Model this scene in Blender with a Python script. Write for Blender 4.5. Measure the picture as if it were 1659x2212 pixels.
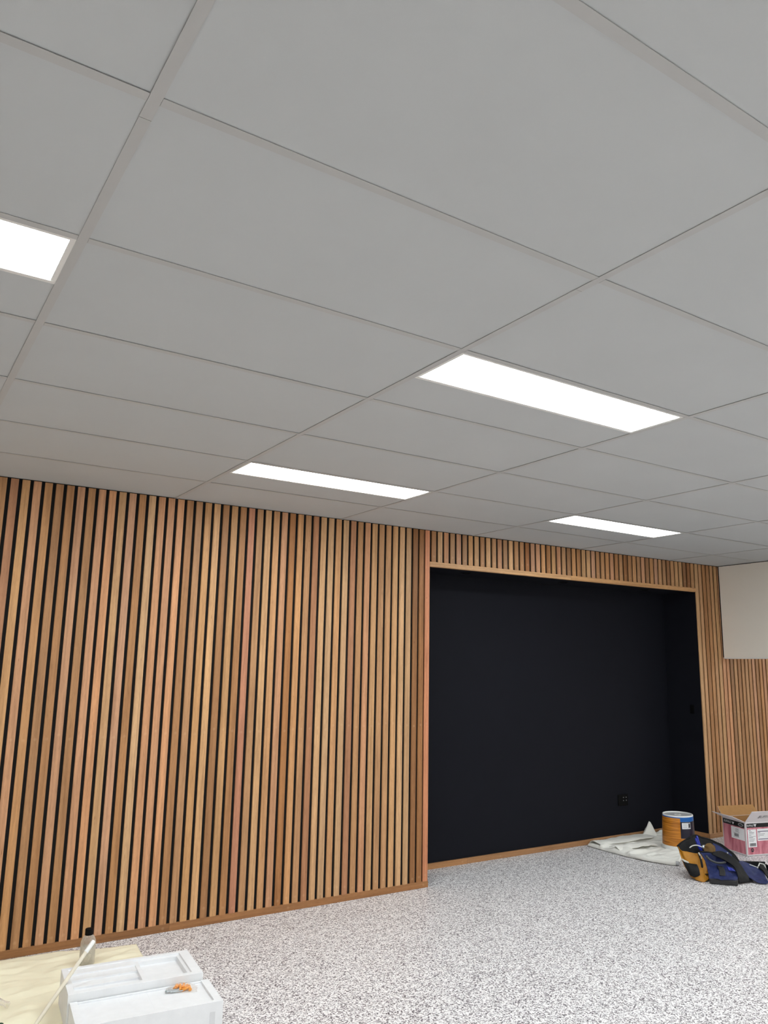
import bpy, bmesh, math, random
from mathutils import Vector, Matrix, noise

# ------------------------------------------------------------------ clear
for o in list(bpy.data.objects):
    bpy.data.objects.remove(o, do_unlink=True)
S = bpy.context.scene
COL = S.collection
R = math.radians

# ------------------------------------------------------------------ camera
cam_d = bpy.data.cameras.new('camera')
cam = bpy.data.objects.new('camera', cam_d)
COL.objects.link(cam)
cam.location = (-0.28972, -1.33801, 1.54346)
cam.rotation_euler = (R(101.0021), R(-0.70917), R(-33.29229))
cam_d.sensor_fit = 'HORIZONTAL'
cam_d.sensor_width = 36.0
cam_d.lens = 36.7504
cam_d.shift_x = -0.03287
cam_d.shift_y = 0.00229
cam_d.clip_start = 0.02
S.camera = cam

# ------------------------------------------------------------------ world, exposure
w = bpy.data.worlds.new('world')
S.world = w
w.use_nodes = True
w.node_tree.nodes['Background'].inputs[0].default_value = (0.8, 0.85, 0.9, 1)
w.node_tree.nodes['Background'].inputs[1].default_value = 0.05
S.view_settings.view_transform = 'Standard'
S.view_settings.look = 'None'
S.view_settings.exposure = 0.0
S.view_settings.gamma = 1.0
S.view_settings.use_curve_mapping = False
PANEL_STRENGTH = 20.3          # the room is lit by its ceiling light panels, some added out of view
PANEL_COLOUR = (0.93, 0.985, 1.0, 1)

# ------------------------------------------------------------------ key dimensions
H = 2.579                     # ceiling
YW = 3.588                    # front face of the slat wall
X1, X2 = 3.123, 6.321         # niche opening
YN = 4.0                      # back of the niche
ZH = 2.298                    # niche head
GROT = 0.017219               # the ceiling grid is a touch off square to the wall
RX0, RX1, RY0 = -3.0, 9.6, -5.0
ST = 0.011                    # slat thickness
BACK = YW + ST
rnd = random.Random(7)


def lin(r, g, b):
    f = lambda c: ((c / 255 + 0.055) / 1.055) ** 2.4 if c > 10 else c / 255 / 12.92
    return (f(r), f(g), f(b), 1.0)


# ------------------------------------------------------------------ materials
def newmat(name):
    m = bpy.data.materials.new(name)
    m.use_nodes = True
    nt = m.node_tree
    return m, nt, nt.nodes['Principled BSDF']


def N(nt, typ, **kw):
    n = nt.nodes.new(typ)
    for k, v in kw.items():
        if k.startswith('i_'):
            key = k[2:]
            n.inputs[int(key) if key.isdigit() else key].default_value = v
        else:
            setattr(n, k, v)
    return n


def ramp(nt, stops, interp='LINEAR'):
    n = nt.nodes.new('ShaderNodeValToRGB')
    cr = n.color_ramp
    cr.interpolation = interp
    while len(cr.elements) < len(stops):
        cr.elements.new(0.5)
    for e, (p, c) in zip(cr.elements, stops):
        e.position = p
        e.color = c if len(c) == 4 else (*c, 1)
    return n


def mixc(nt, a, b, fac, mode='MIX'):
    n = nt.nodes.new('ShaderNodeMix')
    n.data_type = 'RGBA'
    n.blend_type = mode
    L = nt.links
    for sock, v in ((n.inputs[0], fac), (n.inputs[6], a), (n.inputs[7], b)):
        if hasattr(v, 'is_output'):
            L.new(v, sock)
        else:
            sock.default_value = v
    return n.outputs[2]


def flat(name, col, rough=0.5, spec=0.5, metal=0.0, var=0.06, scale=14.0, bump=0.0, bscale=200.0):
    """plain painted / moulded surface with slight procedural unevenness"""
    m, nt, b = newmat(name)
    L = nt.links
    tc = N(nt, 'ShaderNodeTexCoord')
    no = N(nt, 'ShaderNodeTexNoise', i_Scale=scale, i_Detail=4.0)
    L.new(tc.outputs['Object'], no.inputs['Vector'])
    k = 1 - var
    rp = ramp(nt, [(0.3, (k, k, k)), (0.7, (1, 1, 1))])
    L.new(no.outputs['Fac'], rp.inputs[0])
    L.new(mixc(nt, col, rp.outputs[0], 1.0, 'MULTIPLY'), b.inputs['Base Color'])
    b.inputs['Roughness'].default_value = rough
    b.inputs['Specular IOR Level'].default_value = spec
    b.inputs['Metallic'].default_value = metal
    if bump:
        n2 = N(nt, 'ShaderNodeTexNoise', i_Scale=bscale, i_Detail=3.0)
        L.new(tc.outputs['Object'], n2.inputs['Vector'])
        bp = N(nt, 'ShaderNodeBump', i_Strength=bump, i_Distance=0.002)
        L.new(n2.outputs['Fac'], bp.inputs['Height'])
        L.new(bp.outputs[0], b.inputs['Normal'])
    return m


def wood_material(name):
    """timber; base tone per board from the object colour, grain along local Z"""
    m, nt, b = newmat(name)
    L = nt.links
    tc = N(nt, 'ShaderNodeTexCoord')
    oi = N(nt, 'ShaderNodeObjectInfo')
    sc = N(nt, 'ShaderNodeVectorMath', operation='SCALE')
    comb = N(nt, 'ShaderNodeCombineXYZ')
    for i, kk in enumerate((37.0, 91.0, 53.0)):
        mu = N(nt, 'ShaderNodeMath', operation='MULTIPLY', i_1=kk)
        L.new(oi.outputs['Random'], mu.inputs[0])
        L.new(mu.outputs[0], comb.inputs[i])
    add = N(nt, 'ShaderNodeVectorMath', operation='ADD')
    L.new(tc.outputs['Object'], add.inputs[0])
    L.new(comb.outputs[0], add.inputs[1])

    def mapped(s):
        mp = N(nt, 'ShaderNodeVectorMath', operation='MULTIPLY')
        mp.inputs[1].default_value = s
        L.new(add.outputs[0], mp.inputs[0])
        return mp.outputs[0]
    # broad tone drift along and across a board
    n1 = N(nt, 'ShaderNodeTexNoise', i_Scale=1.0, i_Detail=3.0, i_Distortion=0.6)
    L.new(mapped((40, 40, 2.4)), n1.inputs['Vector'])
    r1 = ramp(nt, [(0.25, (0.74, 0.70, 0.66)), (0.5, (0.95, 0.94, 0.93)), (0.75, (1.12, 1.10, 1.07))])
    L.new(n1.outputs['Fac'], r1.inputs[0])
    # fine fibre
    n2 = N(nt, 'ShaderNodeTexNoise', i_Scale=1.0, i_Detail=5.0, i_Roughness=0.65)
    L.new(mapped((380, 380, 22)), n2.inputs['Vector'])
    r2 = ramp(nt, [(0.3, (0.76, 0.72, 0.68)), (0.52, (1, 1, 1)), (0.75, (1.06, 1.05, 1.03))])
    L.new(n2.outputs['Fac'], r2.inputs[0])
    # cathedral figure
    wv = N(nt, 'ShaderNodeTexWave', wave_type='RINGS', rings_direction='Z', i_Scale=1.0, i_Distortion=7.0, i_Detail=2.0)
    wv.inputs['Detail Scale'].default_value = 0.8
    L.new(mapped((26, 26, 0.7)), wv.inputs['Vector'])
    r3 = ramp(nt, [(0.0, (0.88, 0.85, 0.82)), (0.45, (1, 1, 1))])
    L.new(wv.outputs['Fac'], r3.inputs[0])
    # gum veins and pin knots
    n4 = N(nt, 'ShaderNodeTexNoise', i_Scale=1.0, i_Detail=2.0)
    L.new(mapped((130, 130, 16)), n4.inputs['Vector'])
    r4 = ramp(nt, [(0.74, (1, 1, 1)), (0.80, (0.45, 0.33, 0.24))])
    L.new(n4.outputs['Fac'], r4.inputs[0])
    c = mixc(nt, oi.outputs['Color'], r1.outputs[0], 1.0, 'MULTIPLY')
    c = mixc(nt, c, r2.outputs[0], 1.0, 'MULTIPLY')
    c = mixc(nt, c, r3.outputs[0], 0.8, 'MULTIPLY')
    c = mixc(nt, c, r4.outputs[0], 1.0, 'MULTIPLY')
    # filled nail holes, two to a board
    se = N(nt, 'ShaderNodeSeparateXYZ')
    L.new(tc.outputs['Object'], se.inputs[0])
    prev = None
    for zz in (0.055, 1.10):
        cb = N(nt, 'ShaderNodeCombineXYZ')
        sz = N(nt, 'ShaderNodeMath', operation='SUBTRACT', i_1=zz)
        L.new(se.outputs[2], sz.inputs[0])
        jz = N(nt, 'ShaderNodeMath', operation='MULTIPLY_ADD', i_1=0.03)
        L.new(oi.outputs['Random'], jz.inputs[0])
        L.new(sz.outputs[0], jz.inputs[2])
        L.new(se.outputs[0], cb.inputs[0])
        L.new(jz.outputs[0], cb.inputs[2])
        ln = N(nt, 'ShaderNodeVectorMath', operation='LENGTH')
        L.new(cb.outputs[0], ln.inputs[0])
        if prev is None:
            prev = ln.outputs['Value']
        else:
            mn = N(nt, 'ShaderNodeMath', operation='MINIMUM')
            L.new(prev, mn.inputs[0])
            L.new(ln.outputs['Value'], mn.inputs[1])
            prev = mn.outputs[0]
    mr = N(nt, 'ShaderNodeMapRange')
    for k_, v_ in ((1, 0.0045), (2, 0.011), (3, 0.13), (4, 0.0)):
        mr.inputs[k_].default_value = v_
    L.new(prev, mr.inputs[0])
    c = mixc(nt, c, lin(232, 196, 158), mr.outputs[0])
    L.new(c, b.inputs['Base Color'])
    b.inputs['Roughness'].default_value = 0.48
    b.inputs['Specular IOR Level'].default_value = 0.35
    bp = N(nt, 'ShaderNodeBump', i_Strength=0.12, i_Distance=0.001)
    L.new(n2.outputs['Fac'], bp.inputs['Height'])
    L.new(bp.outputs[0], b.inputs['Normal'])
    return m


def floor_material():
    m, nt, b = newmat('speckled_vinyl')
    L = nt.links
    tc = N(nt, 'ShaderNodeTexCoord')
    ns = N(nt, 'ShaderNodeTexNoise', i_Scale=110.0, i_Detail=2.0)
    L.new(tc.outputs['Object'], ns.inputs['Vector'])
    sub = N(nt, 'ShaderNodeVectorMath', operation='MULTIPLY_ADD')
    sub.inputs[1].default_value = (0.011, 0.011, 0)
    L.new(ns.outputs['Color'], sub.inputs[0])
    L.new(tc.outputs['Object'], sub.inputs[2])
    cols = []
    for s, off in ((205.0, 0.0), (135.0, 3.7)):
        of = N(nt, 'ShaderNodeVectorMath', operation='ADD')
        of.inputs[1].default_value = (off, off * 1.7, 0)
        L.new(sub.outputs[0], of.inputs[0])
        v = N(nt, 'ShaderNodeTexVoronoi', i_Scale=s)
        L.new(of.outputs[0], v.inputs['Vector'])
        sp = N(nt, 'ShaderNodeSeparateColor')
        L.new(v.outputs['Color'], sp.inputs[0])
        cols.append(sp.outputs[0])
    r1 = ramp(nt, [(0.0, lin(70, 64, 70)), (0.09, lin(110, 103, 109)), (0.18, lin(168, 162, 164)),
                   (0.30, lin(228, 224, 224)), (0.5, lin(246, 243, 243)), (0.8, lin(253, 251, 251))], 'CONSTANT')
    L.new(cols[0], r1.inputs[0])
    r2 = ramp(nt, [(0.0, (0.28, 0.26, 0.28)), (0.07, (0.62, 0.60, 0.61)), (0.15, (1, 1, 1))], 'CONSTANT')
    L.new(cols[1], r2.inputs[0])
    c = mixc(nt, r1.outputs[0], r2.outputs[0], 1.0, 'MULTIPLY')
    L.new(c, b.inputs['Base Color'])
    b.inputs['Roughness'].default_value = 0.42
    b.inputs['Specular IOR Level'].default_value = 0.4
    return m


def emit(name, col, strength):
    m, nt, b = newmat(name)
    b.inputs['Base Color'].default_value = (0.8, 0.8, 0.8, 1)
    b.inputs['Emission Color'].default_value = col
    b.inputs['Emission Strength'].default_value = strength
    return m


def clear(name, tint, opacity, rough=0.15):
    """thin clear plastic: mostly see-through with a milky body and a gloss"""
    m, nt, b = newmat(name)
    L = nt.links
    tr = N(nt, 'ShaderNodeBsdfTransparent')
    tr.inputs[0].default_value = (0.96, 0.96, 0.95, 1)
    b.inputs['Base Color'].default_value = tint
    b.inputs['Roughness'].default_value = rough
    lw = N(nt, 'ShaderNodeLayerWeight', i_Blend=0.35)
    tc = N(nt, 'ShaderNodeTexCoord')
    no = N(nt, 'ShaderNodeTexNoise', i_Scale=60.0, i_Detail=3.0)
    L.new(tc.outputs['Object'], no.inputs['Vector'])
    ma = N(nt, 'ShaderNodeMath', operation='MULTIPLY_ADD', i_1=0.55, i_2=opacity - 0.08)
    L.new(lw.outputs['Facing'], ma.inputs[0])
    mb = N(nt, 'ShaderNodeMath', operation='MULTIPLY_ADD', i_1=0.2)
    L.new(no.outputs['Fac'], mb.inputs[0])
    L.new(ma.outputs[0], mb.inputs[2])
    mb.use_clamp = True
    mx = N(nt, 'ShaderNodeMixShader')
    L.new(mb.outputs[0], mx.inputs[0])
    L.new(tr.outputs[0], mx.inputs[1])
    L.new(b.outputs[0], mx.inputs[2])
    L.new(mx.outputs[0], nt.nodes['Material Output'].inputs[0])
    return m


def streaky(name, c_dark, c_light, sc, rough=0.35):
    """printed wood picture on the pail label / blotchy print"""
    m, nt, b = newmat(name)
    L = nt.links
    tc = N(nt, 'ShaderNodeTexCoord')
    mp = N(nt, 'ShaderNodeVectorMath', operation='MULTIPLY')
    mp.inputs[1].default_value = sc
    L.new(tc.outputs['Object'], mp.inputs[0])
    no = N(nt, 'ShaderNodeTexNoise', i_Scale=1.0, i_Detail=4.0, i_Distortion=0.4)
    L.new(mp.outputs[0], no.inputs['Vector'])
    rp = ramp(nt, [(0.35, c_dark), (0.62, c_light)])
    L.new(no.outputs['Fac'], rp.inputs[0])
    L.new(rp.outputs[0], b.inputs['Base Color'])
    b.inputs['Roughness'].default_value = rough
    return m


M = {}
M['wood'] = wood_material('hardwood_slats')
M['floor'] = floor_material()
M['tile'] = flat('ceiling_tile_white', lin(188, 190, 190), 0.9, 0.2, var=0.03, scale=3, bump=0.05, bscale=500)
M['tee'] = flat('tee_bar_white', lin(181, 180, 178), 0.6, 0.3, var=0.03)
M['void'] = flat('ceiling_void_dark', lin(60, 60, 60), 0.9, 0.1)
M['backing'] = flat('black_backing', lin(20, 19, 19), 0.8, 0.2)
M['niche'] = flat('matte_black_paint', lin(21, 22, 29), 0.7, 0.12, var=0.08, scale=5, bump=0.04, bscale=300)
M['wall'] = flat('cream_wall_paint', lin(238, 231, 220), 0.85, 0.2, var=0.03, scale=2, bump=0.04, bscale=250)
M['trim_white'] = flat('white_metal_trim', lin(228, 226, 222), 0.45, 0.4, var=0.02)
M['panel_emit'] = emit('lit_diffuser', PANEL_COLOUR, PANEL_STRENGTH)
M['black_plastic'] = flat('black_plastic', lin(8, 8, 9), 0.55, 0.12)
M['dot'] = flat('grey_switch_dot', lin(120, 120, 122), 0.3, 0.6)
M['foam'] = flat('white_packing_foam', lin(236, 237, 239), 0.8, 0.2, var=0.05, scale=22, bump=0.25, bscale=260)
M['slot'] = flat('shaded_foam_slot', lin(222, 223, 225), 0.8, 0.2)
M['sheet'] = flat('cream_sheet', lin(250, 244, 217), 0.7, 0.25, var=0.05, scale=9, bump=0.35, bscale=40)
M['canvas'] = flat('white_canvas', lin(240, 238, 231), 0.85, 0.15, var=0.08, scale=10, bump=0.2, bscale=120)
M['bottle'] = clear('clear_bottle_plastic', lin(214, 208, 198), 0.24)
M['liquid'] = clear('cloudy_liquid', lin(212, 206, 196), 0.30, 0.3)
M['film'] = clear('clear_film', lin(235, 228, 226), 0.0, 0.2)
M['pole'] = flat('cream_painted_pole', lin(232, 224, 206), 0.45, 0.4, var=0.07, scale=30)
M['white_plastic'] = flat('white_plastic', lin(238, 238, 236), 0.35, 0.5, var=0.03)
M['grey_plastic'] = flat('grey_plastic', lin(176, 176, 178), 0.4, 0.5, var=0.04)
M['orange'] = flat('orange_plastic', lin(248, 160, 34), 0.4, 0.5)
M['steel'] = flat('bright_steel', lin(190, 196, 200), 0.3, 0.5, metal=0.9)
M['blue_print'] = flat('blue_print', lin(8, 96, 176), 0.32, 0.5, var=0.03)
M['navy_print'] = flat('navy_print', lin(22, 20, 40), 0.32, 0.5)
M['wood_print'] = streaky('woodgrain_print', lin(150, 86, 16), lin(214, 140, 50), (6, 6, 150), 0.28)
M['white_print'] = flat('white_print', lin(236, 236, 238), 0.5, 0.4, var=0.02)
M['text_dark'] = flat('dark_ink', lin(50, 50, 58), 0.6, 0.3)
M['text_grey'] = flat('grey_ink', lin(130, 130, 136), 0.6, 0.3)
M['purple_ink'] = flat('purple_ink', lin(58, 44, 84), 0.6, 0.3)
M['black_print'] = flat('black_print', lin(12, 12, 14), 0.5, 0.4)
M['box_white'] = flat('white_card', lin(226, 220, 222), 0.6, 0.3, var=0.04)
M['kraft'] = flat('kraft_card', lin(176, 132, 84), 0.8, 0.2, var=0.08, scale=30)
M['pink'] = streaky('pink_print', lin(176, 92, 108), lin(216, 140, 152), (26, 26, 5), 0.5)
M['bag_blue'] = flat('navy_nylon', lin(34, 45, 94), 0.6, 0.35, var=0.4, scale=22, bump=0.4, bscale=90)
M['bag_yellow'] = flat('mustard_nylon', lin(174, 116, 14), 0.5, 0.4, var=0.22, scale=20, bump=0.45, bscale=70)
M['bag_black'] = flat('black_nylon', lin(13, 13, 16), 0.65, 0.3, var=0.2, scale=20, bump=0.3, bscale=120)
M['bag_base'] = flat('charcoal_rubber', lin(40, 40, 42), 0.55, 0.4, var=0.1)
M['bag_grey'] = flat('dark_grey_strap', lin(62, 64, 66), 0.5, 0.4)
M['tan'] = flat('tan_leather', lin(116, 88, 50), 0.7, 0.3, var=0.3, scale=40)
M['tool_blue'] = flat('blue_grip', lin(22, 40, 150), 0.4, 0.5)
M['reflect'] = flat('pale_piping', lin(205, 205, 200), 0.4, 0.5)
M['green'] = flat('dark_green_plastic', lin(8, 74, 58), 0.3, 0.5, var=0.1)


# ------------------------------------------------------------------ mesh helpers
def link(o, parent=None):
    COL.objects.link(o)
    if parent is not None:
        o.parent = parent
    return o


def mk(name, verts, faces, mat, parent=None, org=None, smooth=False, bevel=0.0, solid=0.0, subsurf=0):
    """verts in world coordinates; the object's origin is put at org (default: the parent's origin)"""
    if org is None:
        org = parent.matrix_world.translation.copy() if parent is not None else Vector((0, 0, 0))
        if parent is not None:
            org = world_org(parent)
    org = Vector(org)
    me = bpy.data.meshes.new(name)
    me.from_pydata([tuple(Vector(v) - org) for v in verts], [], faces)
    bm = bmesh.new()
    bm.from_mesh(me)
    bmesh.ops.recalc_face_normals(bm, faces=bm.faces)
    bm.to_mesh(me)
    bm.free()
    me.materials.append(mat)
    if smooth:
        for p in me.polygons:
            p.use_smooth = True
    o = bpy.data.objects.new(name, me)
    link(o, parent)
    o.location = org - (world_org(parent) if parent is not None else Vector((0, 0, 0)))
    if solid:
        md = o.modifiers.new('solid', 'SOLIDIFY')
        md.thickness = abs(solid)
        md.offset = 0.0 if solid > 0 else -1.0
    if bevel:
        md = o.modifiers.new('bevel', 'BEVEL')
        md.width = bevel
        md.segments = 2
        md.limit_method = 'ANGLE'
    if subsurf:
        md = o.modifiers.new('sub', 'SUBSURF')
        md.levels = md.render_levels = subsurf
    return o


def world_org(o):
    p = Vector(o.location)
    while o.parent is not None:
        o = o.parent
        p += Vector(o.location)
    return p


def tag(o, label, cat, group=None):
    o['label'] = label
    o['category'] = cat
    if group:
        o['group'] = group
    return o


def thing(name, loc, label, cat, group=None):
    o = bpy.data.objects.new(name, None)
    o.empty_display_size = 0.05
    link(o)
    o.location = loc
    return tag(o, label, cat, group)


def structure(o):
    o['kind'] = 'structure'
    return o


def boxvf(x0, x1, y0, y1, z0, z1):
    v = [(x0, y0, z0), (x1, y0, z0), (x1, y1, z0), (x0, y1, z0), (x0, y0, z1), (x1, y0, z1), (x1, y1, z1), (x0, y1, z1)]
    f = [(0, 3, 2, 1), (4, 5, 6, 7), (0, 1, 5, 4), (1, 2, 6, 5), (2, 3, 7, 6), (3, 0, 4, 7)]
    return v, f


def join(parts):
    V, F = [], []
    for v, f in parts:
        n = len(V)
        V += list(v)
        F += [tuple(i + n for i in q) for q in f]
    return V, F


def obox(o, ax, ay, az, sx, sy, sz):
    """box from corner o along three axes"""
    o, ax, ay, az = Vector(o), Vector(ax), Vector(ay), Vector(az)
    v = []
    for k in (0, 1):
        for (i, j) in ((0, 0), (1, 0), (1, 1), (0, 1)):
            v.append(o + ax * sx * i + ay * sy * j + az * sz * k)
    f = [(0, 3, 2, 1), (4, 5, 6, 7), (0, 1, 5, 4), (1, 2, 6, 5), (2, 3, 7, 6), (3, 0, 4, 7)]
    return v, f


def prism(poly, z0, z1):
    n = len(poly)
    v = [(x, y, z0) for x, y in poly] + [(x, y, z1) for x, y in poly]
    f = [tuple(range(n))[::-1], tuple(range(n, 2 * n))]
    f += [(i, (i + 1) % n, n + (i + 1) % n, n + i) for i in range(n)]
    return v, f


def lathe(cx, cy, prof, n=40, a0=0.0, a1=2 * math.pi, caps=True):
    full = abs(a1 - a0 - 2 * math.pi) < 1e-6
    k = n if full else n + 1
    V, F = [], []
    for r, z in prof:
        for i in range(k):
            a = a0 + (a1 - a0) * i / n
            V.append((cx + r * math.cos(a), cy + r * math.sin(a), z))
    for j in range(len(prof) - 1):
        for i in range(n):
            i2 = (i + 1) % k
            F.append((j * k + i, j * k + i2, (j + 1) * k + i2, (j + 1) * k + i))
    if caps and full:
        F.append(tuple(range(k))[::-1])
        F.append(tuple(range((len(prof) - 1) * k, len(prof) * k)))
    return V, F


def tube(pts, rad, n=10, closed_ends=True):
    pts = [Vector(p) for p in pts]
    V, F = [], []
    up = None
    for i, p in enumerate(pts):
        t = (pts[min(i + 1, len(pts) - 1)] - pts[max(i - 1, 0)]).normalized()
        if up is None:
            up = t.orthogonal().normalized()
        up = (up - t * up.dot(t)).normalized()
        s = t.cross(up)
        r = rad[i] if isinstance(rad, (list, tuple)) else rad
        for k in range(n):
            a = 2 * math.pi * k / n
            V.append(p + (up * math.cos(a) + s * math.sin(a)) * r)
    for i in range(len(pts) - 1):
        for k in range(n):
            F.append((i * n + k, i * n + (k + 1) % n, (i + 1) * n + (k + 1) % n, (i + 1) * n + k))
    if closed_ends:
        F.append(tuple(range(n))[::-1])
        F.append(tuple(range((len(pts) - 1) * n, len(pts) * n)))
    return V, F


def spline(pts, n):
    """Catmull-Rom resample of a polyline to n points by chord length"""
    P = [Vector(p) for p in pts]
    if len(P) == 2:
        return [P[0].lerp(P[1], i / (n - 1)) for i in range(n)]
    d = [0.0]
    for a, b in zip(P, P[1:]):
        d.append(d[-1] + (b - a).length)
    out = []
    for i in range(n):
        s = d[-1] * i / (n - 1)
        k = 0
        while k < len(P) - 2 and s > d[k + 1]:
            k += 1
        t = (s - d[k]) / max(d[k + 1] - d[k], 1e-9)
        p0, p1, p2, p3 = P[max(k - 1, 0)], P[k], P[k + 1], P[min(k + 2, len(P) - 1)]
        out.append(0.5 * ((2 * p1) + (p2 - p0) * t + (2 * p0 - 5 * p1 + 4 * p2 - p3) * t * t + (3 * p1 - p0 - 3 * p2 + p3) * t ** 3))
    return out


def patch(rows, nu, nv, wr=0.0, wsc=18.0, seed=0.0, zmin=None):
    """smooth cloth patch lofted through polylines"""
    cols = [spline(r, nu) for r in rows]
    grid = []
    for i in range(nu):
        grid.append(spline([c[i] for c in cols], nv))
    V = []
    for j in range(nv):
        for i in range(nu):
            p = grid[i][j].copy()
            if wr:
                a = grid[min(i + 1, nu - 1)][j] - grid[max(i - 1, 0)][j]
                b = grid[i][min(j + 1, nv - 1)] - grid[i][max(j - 1, 0)]
                n = a.cross(b)
                if n.length > 1e-9:
                    n.normalize()
                    q = p * wsc + Vector((seed, seed * 2, 0))
                    p += n * wr * (noise.noise(q) + 0.5 * noise.noise(q * 2.3))
            if zmin is not None:
                p.z = max(p.z, zmin)
            V.append(p)
    F = [(j * nu + i, j * nu + i + 1, (j + 1) * nu + i + 1, (j + 1) * nu + i) for j in range(nv - 1) for i in range(nu - 1)]
    return V, F


def text_vf(body, size, o, ax, ay, shear=0.0, depth=0.0, width=None):
    cu = bpy.data.curves.new('lettering', 'FONT')
    cu.body = body
    cu.size = size
    cu.shear = shear
    cu.resolution_u = 3
    ob = bpy.data.objects.new('lettering', cu)
    COL.objects.link(ob)
    dg = bpy.context.evaluated_depsgraph_get()
    me = bpy.data.meshes.new_from_object(ob.evaluated_get(dg))
    o, ax, ay = Vector(o), Vector(ax), Vector(ay)
    xs = [v.co.x for v in me.vertices]
    k = width / (max(xs) - min(xs)) if width else 1.0
    V = [o + ax * v.co.x * k + ay * v.co.y for v in me.vertices]
    F = [tuple(p.vertices) for p in me.polygons]
    bpy.data.objects.remove(ob)
    bpy.data.curves.remove(cu)
    bpy.data.meshes.remove(me)
    return V, F


# ================================================================== ROOM
# floor
v, f = boxvf(RX0, RX1, RY0, YN + 0.05, -0.06, 0.0)
structure(mk('floor', v, f, M['floor']))

# wall_back: black backing board behind the slats, with the niche opening
parts = [boxvf(RX0, X1 - 0.002, BACK, BACK + 0.06, 0, H + 0.1),
         boxvf(X1 - 0.002, X2 + 0.012, BACK, BACK + 0.06, ZH + 0.012, H + 0.1),
         boxvf(X2 + 0.012, RX1, BACK, BACK + 0.06, 0, H + 0.1)]
v, f = join(parts)
wall_back = structure(mk('wall_back', v, f, M['backing']))

# niche lining
parts = [boxvf(X1 - 0.05, X2 + 0.07, YN, YN + 0.04, 0, ZH + 0.06),
         boxvf(X1 - 0.05, X1 - 0.004, BACK + 0.061, YN, 0, ZH + 0.06),
         boxvf(X2 + 0.014, X2 + 0.07, BACK + 0.061, YN, 0, ZH + 0.06),
         boxvf(X1 - 0.004, X2 + 0.014, BACK + 0.061, YN, ZH + 0.004, ZH + 0.06)]
# reveal skins bringing the black paint to the trim
parts += [boxvf(X2 + 0.009, X2 + 0.012, BACK + 0.001, YN, 0, ZH + 0.011),
          boxvf(X1 - 0.002, X1 + 0.001, BACK + 0.001, YN, 0, ZH + 0.011),
          boxvf(X1 + 0.001, X2 + 0.009, BACK + 0.001, YN, ZH + 0.003, ZH + 0.011)]
v, f = join(parts)
structure(mk('wall_niche', v, f, M['niche']))

# other walls (behind and beside the camera)
for nm, b in (('wall_left', (RX0 - 0.06, RX0, RY0 - 0.06, BACK + 0.06, 0, H + 0.1)),
              ('wall_right', (RX1, RX1 + 0.06, RY0 - 0.06, BACK + 0.06, 0, H + 0.1)),
              ('wall_front', (RX0, RX1, RY0 - 0.06, RY0, 0, H + 0.1))):
    v, f = boxvf(*b)
    structure(mk(nm, v, f, M['wall']))

# white bulkhead hanging at right, in front of the slat wall
BX, BZ, BY = 6.684, 1.667, 1.6  # unseen near end cut short so more light reaches the right side
v, f = boxvf(BX, BX + 0.12, BY, YW - 0.014, BZ, H - 0.005)
bulk = structure(mk('wall_bulkhead', v, f, M['wall']))
v, f = boxvf(BX - 0.003, BX + 0.123, BY, YW - 0.012, BZ - 0.012, BZ)
mk('edge_bead', v, f, M['trim_white'], bulk)
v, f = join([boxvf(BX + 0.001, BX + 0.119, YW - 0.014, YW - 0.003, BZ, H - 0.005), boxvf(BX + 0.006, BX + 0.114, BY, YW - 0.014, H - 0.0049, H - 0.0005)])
mk('gap_shade_strip', v, f, M['backing'], bulk)  # black strips painted as the shade of the wall and ceiling gaps

# ------------------------------------------------------------------ timber
TONE = {
    'g': (206, 160, 110), 'l': (214, 171, 124), 't': (194, 147, 102), 'b': (166, 119, 77), 'd': (142, 97, 58),
    'p': (210, 156, 117), 'k': (200, 150, 116), 's': (208, 138, 106), 'r': (176, 121, 85), 'o': (172, 113, 60),
    'm': (180, 133, 90), 'c': (154, 97, 51),
}
MEAN = (194, 149, 110)
TONE = {k: tuple(c * 0.76 + q * 0.24 for c, q in zip(v, MEAN)) for k, v in TONE.items()}
mesh_cache = {}


def slat(length, width, depth, loc, tone, parent, name='slat', rot=None):
    key = (round(length, 4), round(width, 4), round(depth, 4))
    me = mesh_cache.get(key)
    if me is None:
        bm = bmesh.new()
        v, f = boxvf(-width / 2, width / 2, 0, depth, 0, length)
        bv = [bm.verts.new(p) for p in v]
        for q in f:
            bm.faces.new([bv[i] for i in q])
        es = [e for e in bm.edges if abs(e.verts[0].co.z - e.verts[1].co.z) > 0.01 and e.verts[0].co.y < 1e-6]
        bmesh.ops.bevel(bm, geom=es, offset=0.0016, segments=1, affect='EDGES')
        bmesh.ops.recalc_face_normals(bm, faces=bm.faces)
        me = bpy.data.meshes.new('slat')
        bm.to_mesh(me)
        bm.free()
        me.materials.append(M['wood'])
        mesh_cache[key] = me
    o = bpy.data.objects.new(name, me)
    link(o, parent)
    o.location = loc
    if rot:
        o.rotation_euler = rot
    c = TONE[tone]
    j = rnd.uniform(0.95, 1.05)
    h = rnd.uniform(-4, 4)
    r_, g_, b_ = (min(c[0] * j + h, 255), c[1] * j, max(c[2] * j - h, 1))
    o.color = lin(r_, g_, b_)
    return o


SW = 0.0415
P0, PITCH = 0.1945, 0.0604
LEFT = 'rgptbbpmkpgkmlpkpbmglbgbstgtpotmrlltlrtkgttllld'     # tones read along the left wall, slats 0..46
for i in range(-52, 47):
    tone = LEFT[i] if i >= 0 else rnd.choice('gtbmplkdtr')
    x = P0 + PITCH * i + SW / 2
    slat(H - 0.003 - 0.042, SW, ST, (x, YW + rnd.uniform(0, 0.0012), 0.042), tone, wall_back)
slat(H - 0.045, 0.041, ST, (3.0495, YW, 0.042), 'd', wall_back)
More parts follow.
